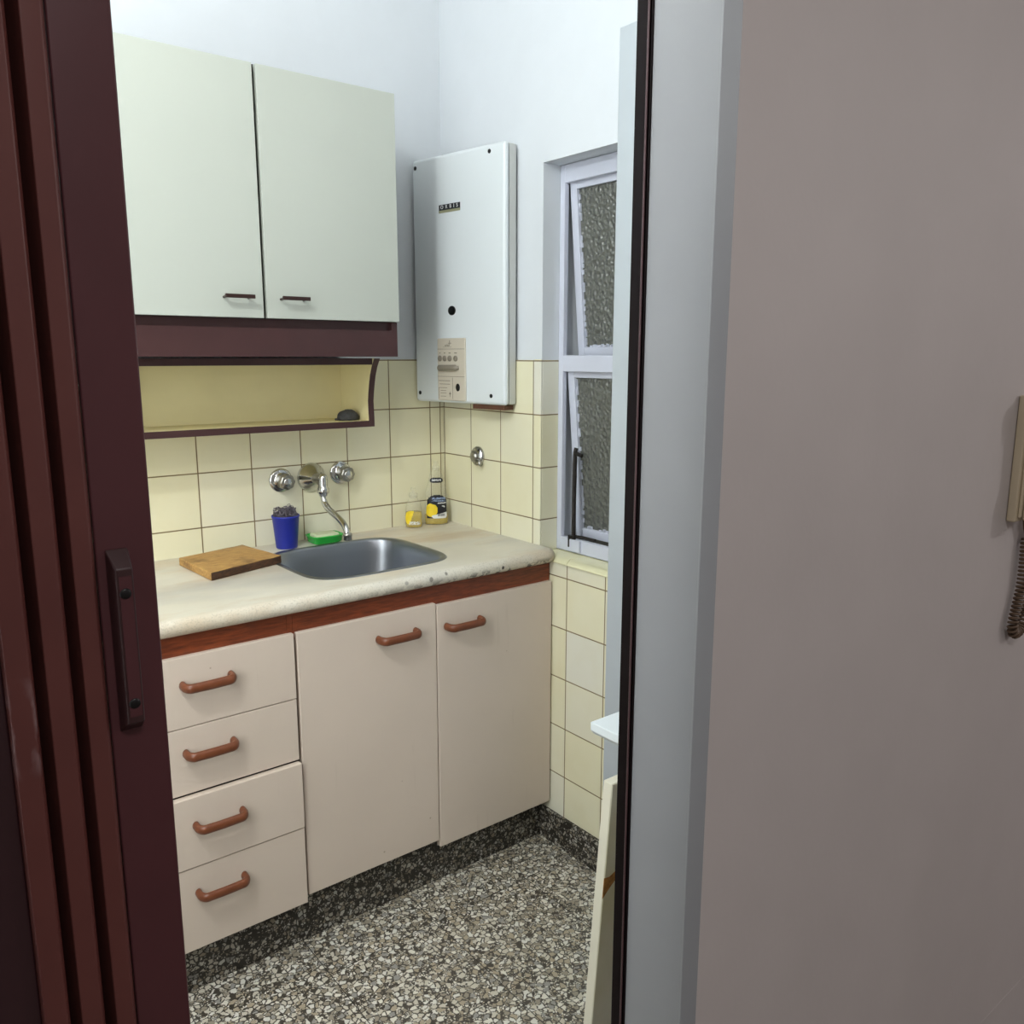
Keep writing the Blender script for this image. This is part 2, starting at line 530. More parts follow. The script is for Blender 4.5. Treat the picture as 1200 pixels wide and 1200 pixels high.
# partition between kitchen and hall with the doorway
bm = B()
box(bm, -.733, 3.6, -1.68, -1.56, 0, W_TOP); box(bm, -3.2, -1.572, -1.6799, -1.675, -.25, 0); box(bm, -.7335, 3.6, -1.6802, -1.675, -.25, 0)
box(bm, -3.2, -1.572, -1.68, -1.56, 0, W_TOP)
box(bm, -1.572, -.733, -1.68, -1.56, 2.13, W_TOP)
struct('wall_front', bm, 'hall_paint')
struct('wall_hall_left', bx(-3.3, -3.2, -4.7, .25, -.25, W_TOP), 'hall_paint')
struct('wall_hall_right', bx(3.6, 3.7, -4.7, .25, -.25, W_TOP), 'hall_paint')
struct('wall_hall_back', bx(-3.2, 3.6, -4.8, -4.7, -.25, W_TOP), 'hall_paint')
# doorway lining, right, left, top
bm = B()
prism(bm, [(-.745, -1.556), (-.745, -1.662), (-.7455, -1.6635), (-.7455, -1.665), (-.7335, -1.681), (-.7335, -1.556)], -.18, 2.118)
struct('trim_1', bm, 'jamb')
bm = B()
prism(bm, [(-1.56, -1.556), (-1.5715, -1.556), (-1.5715, -1.681), (-1.56, -1.664)], 0, 2.118)
struct('trim_2', bm, 'jamb', bevel=.0012)
struct('trim_3', bx(-1.5715, -.7335, -1.681, -1.556, 2.118, 2.13), 'jamb')
# dark closing profile for the folding door on the right lining
bm = B()
prism(bm, [(-.7498, -1.540), (-.745, -1.540), (-.745, -1.5635), (-.7475, -1.5635), (-.7475, -1.5585), (-.7498, -1.5585)], .003, 2.112)
tr = struct('trim_4', bm, 'pvc_dark', bevel=.0008)
struct('profile_lip', bx(-.7512, -.7492, -1.5612, -1.5580, .003, 2.112), 'pvc_lip', tr, bevel=.0008)
# terrazzo skirtings
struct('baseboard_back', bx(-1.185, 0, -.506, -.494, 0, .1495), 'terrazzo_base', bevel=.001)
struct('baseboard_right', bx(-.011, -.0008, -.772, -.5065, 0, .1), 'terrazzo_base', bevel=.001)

# window: frame, transom, two sashes hinged at the top and pushed outwards
WX0, WX1 = .066, .082
bm = B()
box(bm, WX0, WX1, -.505, -.486, .886, 1.952)
box(bm, WX0, WX1, -.773, -.745, .886, 1.952)
box(bm, WX0, WX1, -.745, -.505, 1.905, 1.952)
box(bm, WX0, WX1, -.745, -.505, 1.400, 1.445)
box(bm, WX0, WX1, -.745, -.505, .886, .925)
win = struct('window_1', bm, 'window_paint', bevel=.002)
def sash(z0, z1, ang):   # z1 = hinge line
    R4 = Matrix.Translation((.083, 0, z1)) @ Matrix.Rotation(-ang, 4, 'Y') @ Matrix.Translation((-.083, 0, -z1))
    f = B()
    y0, y1 = -.752, -.506
    box(f, .0828, .105, y1-.026, y1, z0, z1, mat=R4)
    box(f, .0828, .105, y0, y0+.026, z0, z1, mat=R4)
    box(f, .0828, .105, y0+.026, y1-.026, z1-.022, z1, mat=R4)
    box(f, .0828, .105, y0+.026, y1-.026, z0, z0+.026, mat=R4)
    s = struct('sash', f, 'window_paint', win, bevel=.002)
    g = B(); box(g, .092, .096, y0+.02, y1-.02, z0+.02, z1-.016, mat=R4)
    struct('pane', g, 'glass', s)
    pt = B()
    for k in range(30):                                      # ragged old putty around the pane
        yy = y0+.026+random.random()*(y1-y0-.052); big = random.random()*.005
        box(pt, .088, .0918, yy, yy+.009, z0+.024, z0+.029+big, mat=R4)
    for k in range(30):
        zz_ = z0+.03+random.random()*(z1-z0-.06); big = random.random()*.003
        box(pt, .088, .0918, y1-.030-big, y1-.024, zz_, zz_+.012, mat=R4)
    struct('putty', pt, 'window_paint', s)
    return s
sash(1.440, 1.910, math.radians(5))
sash(.918, 1.405, math.radians(5.2))
# stay lever of the lower sash
bm = B()
tube(bm, [(.072, -.553, .915), (.074, -.551, 1.04), (.078, -.549, 1.175), (.082, -.549, 1.186)], .0062, 8)
tube(bm, [(.078, -.549, 1.172), (.080, -.575, 1.166)], .006, 8)
tube(bm, [(.070, -.552, .932), (.078, -.59, .932), (.085, -.63, .930)], .005, 8)
box(bm, .062, .070, -.566, -.540, .900, .935)
struct('stay_lever', bm, 'iron', win)
struct('lever_plate', bx(.058, .0659, -.592, -.55, .890, .925), 'window_paint', win, bevel=.002)
# lightwell seen through the panes
struct('wall_lightwell', bx(1.1, 1.2, -1.555, 1.6, -.5, 4.2), 'grey_dark')

# yard door beside the window: pale grey post and leaf
bm = B()
box(bm, -.010, .11, -.850, -.7745, 0, 2.203)
box(bm, -.010, .11, -1.56, -1.50, 0, 2.203)
box(bm, -.010, .11, -1.50, -.850, 2.14, 2.203)
d1 = struct('door_1', bm, 'door_paint', bevel=.004)
struct('door_leaf', bx(.0, .04, -1.497, -.853, .004, 2.137), 'door_paint', d1, bevel=.003)
bm = lathe(B(), [(.0, -.055), (.022, -.05), (.024, -.035), (.010, -.02), (.010, -.002), (.022, -.002), (.022, 0)], (0, -1.44, 1.0), 'x', 20)
struct('door_knob', bm, 'chrome_dull', d1, smooth=True)

# ------------------------------------------------------------------ base cabinets
def bar_handle(x0, x1, y, z, parent, out=.030):
    pts = [(x0, y-.0005, z), (x0+.001, y-out*.6, z), (x0+.008, y-out*.95, z), (x0+.02, y-out, z), ((x0+x1)/2, y-out*1.03, z),
           (x1-.02, y-out, z), (x1-.008, y-out*.95, z), (x1-.001, y-out*.6, z), (x1, y-.0005, z)]
    bm = B(); tube(bm, smooth_path(pts, 6), .0105, 14, flat=(.72, 1.0))
    return obj('handle', bm, 'brown_plastic', parent, smooth=True)
FY = -.530     # carcass front
def drawer_front(p, x0, x1, z0, z1, yf):
    d = obj('drawer', bx(x0, x1, yf, yf+.019, z0, z1), 'lower_lam', p, bevel=.0016)
    return d
dc = thing('drawer_cabinet', 'beige four-drawer base cabinet with brown bar handles beside the folding door', 'cabinet', (-.985, -.53, 0))
bm = B()
box(bm, -1.185, -1.168, FY, -.02, .150, .864); box(bm, -.803, -.7865, FY, -.02, .150, .864)
box(bm, -1.168, -.803, -.04, -.02, .150, .864); box(bm, -1.168, -.803, FY, -.04, .150, .165)
obj('carcass', bm, 'carcass', dc)
obj('top_rail', bx(-1.185, -.8005, FY-.006, FY+.02, .800, .8645), 'rail', dc)
obj('stile', bx(-.8, -.7868, FY-.007, FY+.02, .800, .8645), 'rail', dc)
for z0, z1, yf, hz, hx in ((.661, .818, -.550, .756, -1.043), (.508, .659, -.549, .602, -1.046), (.340, .503, -.562, .437, -1.040), (.139, .337, -.559, .275, -1.044)):
    d = drawer_front(dc, -1.183, -.7895, z0, z1, yf)
    bm_side = B(); box(bm_side, -1.15, -.82, yf+.0195, -.10, z0+.02, z0+.03); box(bm_side, -1.15, -1.14, yf+.0195, -.10, z0+.03, z1-.03); box(bm_side, -.83, -.82, yf+.0195, -.10, z0+.03, z1-.03)
    obj('drawer_box', bm_side, 'carcass', d)
    bar_handle(hx, hx+.1035, yf, hz, d)
sc = thing('sink_cabinet', 'beige two-door base cabinet under the sink next to the tiled wall', 'cabinet', (-.395, -.53, 0))
bm = B()
box(bm, -.7855, -.77, FY, -.02, .150, .864); box(bm, -.022, -.004, FY, -.02, .150, .864)
box(bm, -.77, -.022, -.04, -.02, .150, .864); box(bm, -.77, -.022, FY, -.04, .150, .165)
obj('carcass', bm, 'carcass', sc)
obj('top_rail', bx(-.774, -.0285, FY-.006, FY+.02, .800, .8645), 'rail', sc)
obj('stile', bx(-.7862, -.7745, FY-.007, FY+.02, .800, .8645), 'rail', sc)
obj('end_stile', bx(-.028, -.004, FY-.005, FY+.02, .800, .8645), 'rail', sc)
for x0, x1, z0, z1, hx, hz in ((-.7825, -.4015, .150, .8175, -.572, .757), (-.3985, -.0055, .128, .811, -.371, .750)):
    d = obj('door', bx(x0, x1, -.5495, -.5305, z0, z1), 'lower_lam', sc, bevel=.002)
    bar_handle(hx, hx+.107, -.5495, hz, d)

# worktop with a sink hole and a rolled front edge
SX, SY, SA, SB, SN = -.484, -.290, .198, .181, 4.6
def srad(a, off=0., n=SN):
    return ((abs(math.cos(a))/(SA+off))**n + (abs(math.sin(a))/(SB+off))**n)**(-1/n)
ZT, ZB = .904, .866
XL, XR, YF, YB = -1.20, -.001, -.545, -.0005
angs = [2*PI*i/88 for i in range(88)] + [math.atan2(y-SY, x-SX) % (2*PI) for x in (XL, XR) for y in (YF, YB)]
angs.sort()
bm = B()
def rect_hit(a):
    c, s = math.cos(a), math.sin(a); tt = 9
    if c > 1e-9: tt = min(tt, (XR-SX)/c)
    if c < -1e-9: tt = min(tt, (XL-SX)/c)
    if s > 1e-9: tt = min(tt, (YB-SY)/s)
    if s < -1e-9: tt = min(tt, (YF-SY)/s)
    return SX+c*tt, SY+s*tt
for zlev in (ZT, ZB):
    ho = [bm.verts.new((SX+srad(a)*math.cos(a), SY+srad(a)*math.sin(a), zlev)) for a in angs]
    ou = [bm.verts.new((*rect_hit(a), zlev)) for a in angs]
    n = len(angs)
    for i in range(n):
        bm.faces.new((ho[i], ou[i], ou[(i+1) % n], ho[(i+1) % n]))
    if zlev == ZT: hot, out_ = ho, ou
n = len(angs)
for i in range(n):
    bm.faces.new((hot[i], hot[(i+1) % n], ho[(i+1) % n], ho[i]))
prof = [(YF, ZT)] + [(YF-.001-.019*math.sin(q), ZB+.019+.019*math.cos(q)) for q in [PI*k/12 for k in range(13)]] + [(YF, ZB)]
nx = 60
rows = []
for i in range(nx+1):
    x = XL+(XR-XL)*i/nx
    rr = max(0, (i-nx+1.2)/1.2) if i > nx-2 else 0
    rows.append([bm.verts.new((x, y+.010*rr*(1 if y < YF-.003 else 0), z)) for y, z in prof])
for a, b in zip(rows, rows[1:]):
    for k in range(len(prof)-1):
        f = bm.faces.new((a[k], a[k+1], b[k+1], b[k])); f.smooth = True
bm.faces.new(rows[0]); bm.faces.new(rows[-1][::-1])
for x in (XL,):
    bm.faces.new([bm.verts.new(p) for p in ((x, YF, ZT), (x, YB, ZT), (x, YB, ZB), (x, YF, ZB))])
solo('worktop', bm, 'counter', 'worn cream stone worktop with a rolled chipped front edge', 'worktop', (-.6, -.28, ZB))

# sink basin
bm = B()
def sring(off, z): return [bm.verts.new((SX+srad(a, off)*math.cos(a), SY+srad(a, off)*math.sin(a), z)) for a in [2*PI*i/96 for i in range(96)]]
rings = [sring(o_, z_) for o_, z_ in ((.0115, .9042), (.0095, .9062), (.001, .9060), (-.0025, .9040), (-.005, .898), (-.010, .87), (-.018, .80), (-.026, .772), (-.040, .757), (-.065, .752), (-.12, .750), (-.158, .749))]
for a, b in zip(rings, rings[1:]):
    for k in range(96): bm.faces.new((a[k], a[(k+1) % 96], b[(k+1) % 96], b[k]))
bm.faces.new(rings[-1])
bm.transform(Matrix.Translation((0, 0, 0)))
sk = thing('sink', 'stainless steel rectangular sink basin set into the cream worktop', 'sink', (SX, SY, .749))
obj('basin', bm, 'steel', sk, smooth=True)
bm = lathe(B(), [(.0, .7535), (.018, .7535), (.020, .7515), (.030, .7525), (.033, .7512)], (SX, SY, 0), 'z', 32)
obj('drain', bm, 'drain', sk, smooth=True)

# ------------------------------------------------------------------ wall cabinet and open shelf
wc = thing('wall_cabinet', 'off-white two-door wall cabinet with a dark brown bottom band', 'cabinet', (-.72, -.16, 1.441))
bm = B()
box(bm, -1.088, -1.07, -.307, -.001, 1.531, 2.098); box(bm, -.374, -.3555, -.307, -.001, 1.531, 2.098)
box(bm, -1.07, -.374, -.307, -.001, 2.08, 2.098); box(bm, -1.07, -.374, -.307, -.001, 1.531, 1.548)
box(bm, -1.07, -.374, -.012, -.001, 1.548, 2.08); box(bm, -.729, -.717, -.30, -.012, 1.548, 2.08)
obj('carcass', bm, 'carcass', wc)
bm = B()
box(bm, -1.088, -.3555, -.312, -.291, 1.441, 1.509); box(bm, -1.088, -.372, -.296, -.280, 1.509, 1.5305); box(bm, -.372, -.3555, -.3118, -.291, 1.509, 1.5305); box(bm, -.372, -.3555, -.291, -.001, 1.441, 1.5305); box(bm, -1.088, -.372, -.291, -.001, 1.4415, 1.449)
obj('bottom_band', bm, 'pelmet', wc)
for x0, x1, hx in ((-1.087, -.7285, -.823), (-.7195, -.3565, -.685)):
    d = obj('door', bx(x0, x1, -.326, -.308, 1.5315, 2.0955), 'upper_lam', wc, bevel=.001)
    hz = 1.5785
    bm = B()
    tube(bm, [(hx, -.3255, hz-.002), (hx, -.350, hz)], .0032, 8); tube(bm, [(hx+.058, -.3255, hz-.002), (hx+.058, -.350, hz)], .0032, 8)
    box(bm, hx-.006, hx+.064, -.356, -.349, hz-.0045, hz+.0045)
    h = obj('handle', bm, 'dark_handle', d, bevel=.0012); h['label'] = 'dark bronze bar handle'

sh = thing('open_shelf', 'dark-edged cream open shelf with curved end panel under the wall cabinet', 'shelf', (-.72, -.09, 1.245))
prof = [(-.0025, 1.245), (-.1735, 1.245), (-.1735, 1.270), (-.172, 1.293), (-.171, 1.317), (-.175, 1.341), (-.1805, 1.366), (-.187, 1.389), (-.199, 1.415), (-.214, 1.4360), (-.0025, 1.4360)]
prof = [(y+.0005, z) for y, z in prof]
band = [(y, z) for y, z in prof[1:-1]]
for x0, x1 in ((-.3715, -.3555), (-1.088, -1.072)):
    bm = B(); prism(bm, [(p[0], p[1]) for p in prof], x0, x1, 'x')
    s = obj('side_panel', bm, 'niche', sh)
    bm = B()
    a = [(y-.0012, z) for y, z in band]; b = [(y+.001, z) for y, z in band[::-1]]
    prism(bm, a+b, x0-.0003, x1+.0008, 'x'); e = obj('edge_band', bm, 'pelmet', s); e['label'] = 'dark brown curved edge band'
for nm, z0, z1, yf in (('shelf_board', 1.2455, 1.2615, -.1725), ('top_board', 1.4195, 1.4360, -.200)):
    s = obj(nm, bx(-1.0715, -.372, yf+.001, -.0025, z0, z1), 'niche', sh)
    e = obj('edge_band', bx(-1.0715, -.372, yf-.0012, yf+.0008, z0-.0005, z1+.0005), 'pelmet', s); e['label'] = 'dark brown edge band'
obj('back_panel', bx(-1.0715, -.372, -.0085, -.0025, 1.2617, 1.4193), 'niche', sh)

# ------------------------------------------------------------------ water heater (hangs a little askew across the corner)
PH = math.radians(9)
hr = thing('water_heater', 'white wall-mounted gas water heater between the wall cabinet and the window', 'water heater', (-.0022, -.3845, 1.3028), rotz=PH)
WH, HH, DH = .3855, .7165, .0508
obj('back_body', bx(-.030, -.0005, .003, WH-.006, .002, HH-.002), 'heater_grey', hr, bevel=.004)
obj('front_cover', bx(-DH, -.031, 0, WH, 0, HH), 'heater_white', hr, bevel=.0125, seg=4)
XF = -DH
for y_, z_ in ((.3736, .6934), (.0593, .7011-.005), (.3653, .0268), (.0559, .0262)):
    y_ = min(y_, WH-.016)
    obj('screw_cap', lathe(B(), [(.0, XF-.002), (.0045, XF-.002), (.006, XF-.0008), (.006, XF+.001)], (0, y_, z_), 'x', 16), 'black', hr, smooth=True)
pl = obj('nameplate', bx(XF-.0012, XF+.0005, .177, .2665, .5560, .5765), 'plate_dark', hr, bevel=.0004)
obj('plate_strip', bx(XF-.0016, XF+.0005, .177, .2665, .5535, .5605), 'plate_olive', pl)
FR = Matrix(((0, 0, -1, XF-.0016), (-1, 0, 0, .222), (0, 1, 0, .5690), (0, 0, 0, 1)))   # text faces local -x
obj('lettering', text_bm('O  R  B  I  S', .0150, FR), 'print_white', pl)
obj('sight_glass', lathe(B(), [(.0, XF-.0015), (.0125, XF-.0015), (.0145, XF-.0004), (.0145, XF+.001)], (0, .217, .2729), 'x', 28, sx=1.15, sy=.95), 'black', hr, smooth=True)
cp = obj('control_panel', bx(XF-.006, XF+.001, .157, .2775, .007, .1925), 'panel_beige', hr, bevel=.003)
XP = XF-.006
for y_ in (.2655, .2445, .2225, .1968):
    obj('button', lathe(B(), [(.0, XP-.003), (.006, XP-.0032), (.0085, XP-.002), (.009, XP+.0005)], (0, y_, .1328), 'x', 18), 'grey_button', cp, smooth=True)
bm = B()
tube(bm, smooth_path([(XP-.001, .270, .104), (XP-.006, .262, .1045), (XP-.008, .23, .105), (XP-.006, .195, .1055), (XP-.001, .183, .106)], 5), [.007]*4+[.009]*13+[.006]*4, 10, flat=(.7, 1))
obj('lever', bm, 'grey_button', cp, smooth=True)
obj('knob_hole', lathe(B(), [(.0, XP-.0012), (.0095, XP-.0012), (.0105, XP-.0002), (.0105, XP+.0005)], (0, .1885, .0473), 'x', 24, sx=.85, sy=1.1), 'black', cp, smooth=True)
def ln(y0, y1, z0, z1): obj('printed_line', bx(XP-.0004, XP+.0003, min(y0, y1), max(y0, y1), z0, z1), 'panel_mark', cp)
ln(.276, .159, .1600, .1612); ln(.276, .159, .0785, .0797); ln(.210, .2112, .012, .076)
for k, y_ in enumerate((.2655, .2445, .2225, .1968)): ln(y_-.002-.0012*k, y_+.002+.0012*k, .1475, .1500)
ln(.272, .222, .0655, .0672); ln(.268, .222, .0555, .0570); ln(.272, .235, .0445, .0458)
ln(.264, .240, .036, .0373); ln(.264, .238, .0285, .0298); ln(.264, .240, .019, .0203); ln(.272, .2706, .012, .046)
ln(.226, .2185, .026, .030); ln(.223, .2215, .018, .034)
ln(.252, .214, .1660, .1668); ln(.2230, .2210, .172, .186); ln(.229, .215, .177, .1785)
FR2 = Matrix(((0, 0, -1, XP-.0004), (-1, 0, 0, .233), (0, 1, 0, .1715), (0, 0, 0, 1)))
obj('lettering', text_bm('orbis', .0105, FR2, .0002), 'panel_mark', cp)
obj('bottom_bracket', bx(-.042, -.004, .012, .14, -.014, -.0005), 'rust', hr)

# ------------------------------------------------------------------ taps
def tap_knob(x, z, label):
    tk = thing('tap_knob', label, 'tap', (x, 0, z), group='chrome tap knobs on the back wall')
    bm = lathe(B(), [(0.0, -.001), (.0345, -.001), (.0345, -.004), (.0335, -.0065), (.027, -.0075), (.0165, -.0085), (.0165, -.018), (.0150, -.019), (.0150, -.030)], (x, 0, z), 'y', 36)
    obj('flange', bm, 'chrome', tk, smooth=True)
    bm = B(); seg = 48
    hs = ((-.0205, .0185), (-.022, .0225), (-.048, .0225), (-.053, .0210), (-.0545, .0165))
    rg = []
    for h, r in hs:
        rg.append([bm.verts.new((x+(r*(1+.055*math.cos(8*a)))*math.cos(a), h, z+(r*(1+.055*math.cos(8*a)))*math.sin(a))) for a in [2*PI*i/seg for i in range(seg)]])
    for a, b in zip(rg, rg[1:]):
        for k in range(seg): bm.faces.new((a[k], a[(k+1) % seg], b[(k+1) % seg], b[k]))
    bm.faces.new(rg[0]); bm.faces.new(rg[-1])
    obj('grip', bm, 'chrome_dull', tk, smooth=True)
    obj('cap', lathe(B(), [(0, -.0570), (.010, -.0570), (.0125, -.0558), (.013, -.0540)], (x, 0, z), 'y', 24), 'chrome', tk, smooth=True)
tap_knob(-.571, 1.0895, 'chrome tap knob on the tiles above the blue cup')
tap_knob(-.3805, 1.0955, 'chrome tap knob on the tiles right of the spout')
fx, fz = -.476, 1.0895
fa = thing('faucet', 'chrome wall faucet with a swan spout hanging over the sink', 'faucet', (fx, 0, fz))
obj('flange', lathe(B(), [(0, -.001), (.0435, -.001), (.0435, -.005), (.041, -.010), (.026, -.025), (.020, -.034), (.0165, -.038)], (fx, 0, fz), 'y', 40), 'chrome', fa, smooth=True)
obj('body', lathe(B(), [(.0165, -.036), (.0165, -.060), (.013, -.066), (.013, -.074)], (fx, 0, fz), 'y', 28), 'chrome_dull', fa, smooth=True)
bm = lathe(B(), [(0, .019), (.008, .018), (.0125, .011), (.0135, .0), (.0135, -.020), (.0165, -.024), (.017, -.036), (.0125, -.041), (.011, -.046)], (fx, -.079, fz), 'z', 28)
obj('swivel_joint', bm, 'chrome', fa, smooth=True)
pth = smooth_path([(fx, -.079, fz-.040), (fx, -.080, 1.037), (fx, -.088, 1.022), (fx, -.108, 1.010), (fx, -.136, 1.001), (fx, -.168, .992), (fx, -.198, .980), (fx, -.216, .964), (fx, -.2205, .948)], 8)
bm = B(); tube(bm, pth, .0093, 16)
obj('spout', bm, 'chrome', fa, smooth=True)
obj('nozzle', lathe(B(), [(.010, .958), (.0125, .956), (.0125, .950), (.0115, .948), (.0115, .938), (.009, .937), (0, .938)], (fx, -.2205, 0), 'z', 24), 'chrome_dull', fa, smooth=True)
# valve on the right wall
vy, vz = -.191, 1.136
va = thing('gas_valve', 'round chrome stop valve on the tiles below the water heater', 'valve', (0, vy, vz))
obj('flange', lathe(B(), [(0, -.001), (.031, -.001), (.031, -.004), (.028, -.010), (.018, -.015)], (0, vy, vz), 'x', 36), 'chrome', va, smooth=True)
obj('cap', lathe(B(), [(.0185, -.011), (.0195, -.015), (.0175, -.021), (.0125, -.025), (.006, -.027), (0, -.0275)], (0, vy, vz), 'x', 10), 'chrome_dull', va)
bm = B(); tube(bm, [(-.016, vy-.012, vz-.012), (-.018, vy-.036, vz-.022)], .007, 10)
obj('lever', bm, 'chrome_dull', va, smooth=True)

# ------------------------------------------------------------------ things on the worktop
CT = ZT+.0004
# cutting board: quad footprint measured on the counter, 22 mm thick
P = [(-.897, -.090), (-.885, -.299), (-.676, -.232), (-.708, -.042)]
bm = B()
zs = (CT, CT+.021)
lo = [bm.verts.new((x, y, zs[0])) for x, y in P]; hi = [bm.verts.new((x, y, zs[1])) for x, y in P]
bm.faces.new(lo[::-1]); bm.faces.new(hi)
for i in range(4):
    f = bm.faces.new((lo[i], lo[(i+1) % 4], hi[(i+1) % 4], hi[i])); f.material_index = 1 if i == 1 else 0
bmesh.ops.subdivide_edges(bm, edges=[e for e in bm.edges], cuts=6, use_grid_fill=True)
for v in bm.verts:
    if v.co.z > CT+.004: v.co += Vector((0, 0, (mnoise.noise(v.co*30))*.0012))
    if v.co.y < -.22 and v.co.z > CT+.001: v.co += Vector((0, mnoise.noise(v.co*90)*.0022, 0))
solo('cutting_board', bm, ['board', 'board_end'], 'worn square wooden cutting board lying left of the sink', 'cutting board', (-.79, -.165, CT), bevel=.003)

# blue cup with a steel wool pad on its rim
cx, cy = -.588, -.064
bm = lathe(B(), [(0, 0), (.0285, 0), (.030, .003), (.0375, .088), (.0390, .089), (.0390, .094), (.0370, .094), (.0355, .088), (.028, .006), (0, .005)], (cx, cy, CT), 'z', 40)
solo('cup', bm, 'blue', 'blue plastic cup against the tiles left of the faucet', 'cup', (cx, cy, CT), smooth=True)
bm = B()
rnd = random.Random(3)
for k in range(95):
    c0 = Vector((cx+rnd.uniform(-.022, .022), cy+rnd.uniform(-.022, .022), CT+.089+rnd.uniform(0, .020)))
    r0 = rnd.uniform(.005, .012)
    ax = Vector((rnd.uniform(-1, 1), rnd.uniform(-1, 1), rnd.uniform(-1, 1))).normalized()
    s_ = ax.orthogonal().normalized(); q_ = ax.cross(s_)
    n_ = 22
    pts = [c0+(s_*math.cos(i*.62)+q_*math.sin(i*.62))*r0*(1+.15*math.sin(i*1.7))+ax*(i-n_/2)*.0009 for i in range(n_)]
    for p in pts:
        dd = Vector((p.x-cx, p.y-cy)); m_ = .0335
        if dd.length > m_: p.x = cx+dd.x*m_/dd.length; p.y = cy+dd.y*m_/dd.length
    tube(bm, pts, .0009, 5)
solo('steel_wool_pad', bm, 'wool', 'tangled grey steel wool pad stuffed in the blue cup', 'scouring pad', (cx, cy, CT+.075), smooth=True)

# green soap dish and the pale sponge in it
gx, gy = -.470, -.064
hw, hd = .047, .035
gh = .016
bm = B()
def rr_(a, b, n=5, k=48):
    return [((abs(math.cos(q))/a)**n+(abs(math.sin(q))/b)**n)**(-1/n)*Vector((math.cos(q), math.sin(q))) for q in [2*PI*i/k for i in range(k)]]
rings = []
for a, b, z in ((hw-.008, hd-.008, 0), (hw-.002, hd-.002, .004), (hw, hd, .020), (hw+.003, hd+.003, .0215), (hw+.003, hd+.003, .0235), (hw-.001, hd-.001, .0235), (hw-.004, hd-.004, .006), (hw-.010, hd-.010, .003)):
    rings.append([bm.verts.new((gx+p.x, gy+p.y, CT+z)) for p in rr_(a, b)])
for a, b in zip(rings, rings[1:]):
    for k in range(48): bm.faces.new((a[k], a[(k+1) % 48], b[(k+1) % 48], b[k]))
bm.faces.new(rings[0]); bm.faces.new(rings[-1])
solo('soap_dish', bm, 'green', 'green plastic soap dish behind the spout at the sink edge', 'soap dish', (gx, gy, CT), smooth=True)
bm = B()
box(bm, gx-.037, gx+.037, gy-.025, gy+.025, CT+.0065, CT+.028)
solo('sponge', bm, 'sponge', 'pale sponge resting in the green soap dish', 'sponge', (gx, gy, CT+.0065), bevel=.006, seg=3)

def bottle(name, label, x, y, prof, sx, sy, rot, liquid_top, group=None):
    t_ = thing(name, label, 'bottle', (x, y, CT), group)
    R4 = Matrix.Translation((x, y, CT)) @ Matrix.Rotation(rot, 4, 'Z')
    def lat(pr):
        b_ = lathe(B(), pr, (0, 0, 0), 'z', 40, sx=sx, sy=sy); b_.transform(R4); return b_
    obj('bottle_body', lat(prof), 'clear', t_, smooth=True)
    lq = [(0, .002)]
    for r, h in prof:
        if h < liquid_top and r > .002: lq.append((r-.0013, max(h, .002)))
    # radius at the fill line
    for (r0, h0), (r1, h1) in zip(prof, prof[1:]):
        if h0 <= liquid_top <= h1 and h1 > h0:
            rt = r0+(r1-r0)*(liquid_top-h0)/(h1-h0); break
    lq += [(rt-.0013, liquid_top), (0, liquid_top)]
    obj('liquid', lat(lq), 'soap', t_, smooth=True)
    return t_, R4
def rad_at(prof, z):
    for (r0, h0), (r1, h1) in zip(prof, prof[1:]):
        if h0 <= z <= h1 and h1 > h0: return r0+(r1-r0)*(z-h0)/(h1-h0)
    return prof[-1][0]
def wrap(prof, R4, sx, sy, fn, z0, z1, a0, a1, off, nu=26, nv=30, thick=.0004):
    """a label patch on the bottle's skin; fn(u,v) -> True where the label is"""
    bm = B(); vs = {}
    def V(i, j):
        if (i, j) not in vs:
            z = z0+(z1-z0)*j/nv; a = a0+(a1-a0)*i/nu; r = rad_at(prof, z)+off
            vs[i, j] = bm.verts.new(R4 @ Vector((r*math.cos(a)*sx, r*math.sin(a)*sy, z)))
        return vs[i, j]
    for i in range(nu):
        for j in range(nv):
            if fn((i+.5)/nu*2-1, (j+.5)/nv*2-1): bm.faces.new((V(i, j), V(i+1, j), V(i+1, j+1), V(i, j+1)))
    return bm
FA = -PI/2                               # label centre faces local -y
VIEW = math.atan2(-2.30+.04, -1.545+.06)+PI/2   # yaw that turns local -y to the doorway
# big bottle
pf = [(0, 0), (.030, 0), (.0325, .003), (.033, .012), (.0325, .045), (.0315, .085), (.0285, .112), (.0215, .140), (.019, .152), (.0180, .160), (.0145, .170), (.0112, .176), (.0112, .184)]
t_, R4 = bottle('detergent_bottle', 'tall clear detergent bottle with a black and yellow label in the corner', -.062, -.041, pf, 1.17, .62, VIEW+.12, .034, 'clear soap bottles on the worktop')
obj('bottle_cap', (lambda b: (b.transform(R4), b)[1])(lathe(B(), [(.0130, .175), (.0130, .188), (.0085, .194), (.007, .205), (0, .206)], (0, 0, 0), 'z', 24)), 'clear', t_, smooth=True)
lb = obj('label_sheet', wrap(pf, R4, 1.17, .62, lambda u, v: (abs(u) < .92 and v < .35) or (u*u*1.1+((v-.35)/.65)**2 < 1 and v >= .35), .022, .098, FA-1.05, FA+1.05, .0006), 'label_black', t_)
lb['label'] = 'black label'
obj('lemon_print', wrap(pf, R4, 1.17, .62, lambda u, v: (u+.25)**2*1.25+(v+.05)**2 < .85 and v < .75-.4*u, .026, .074, FA-1.05, FA+.35, .0010), 'label_yellow', lb)
obj('white_print', wrap(pf, R4, 1.17, .62, lambda u, v: v < .35+.5*u and u*u+v*v*.5 < 1.1, .0215, .044, FA-.45, FA+.95, .0013), 'label_white', lb)
bm = B()
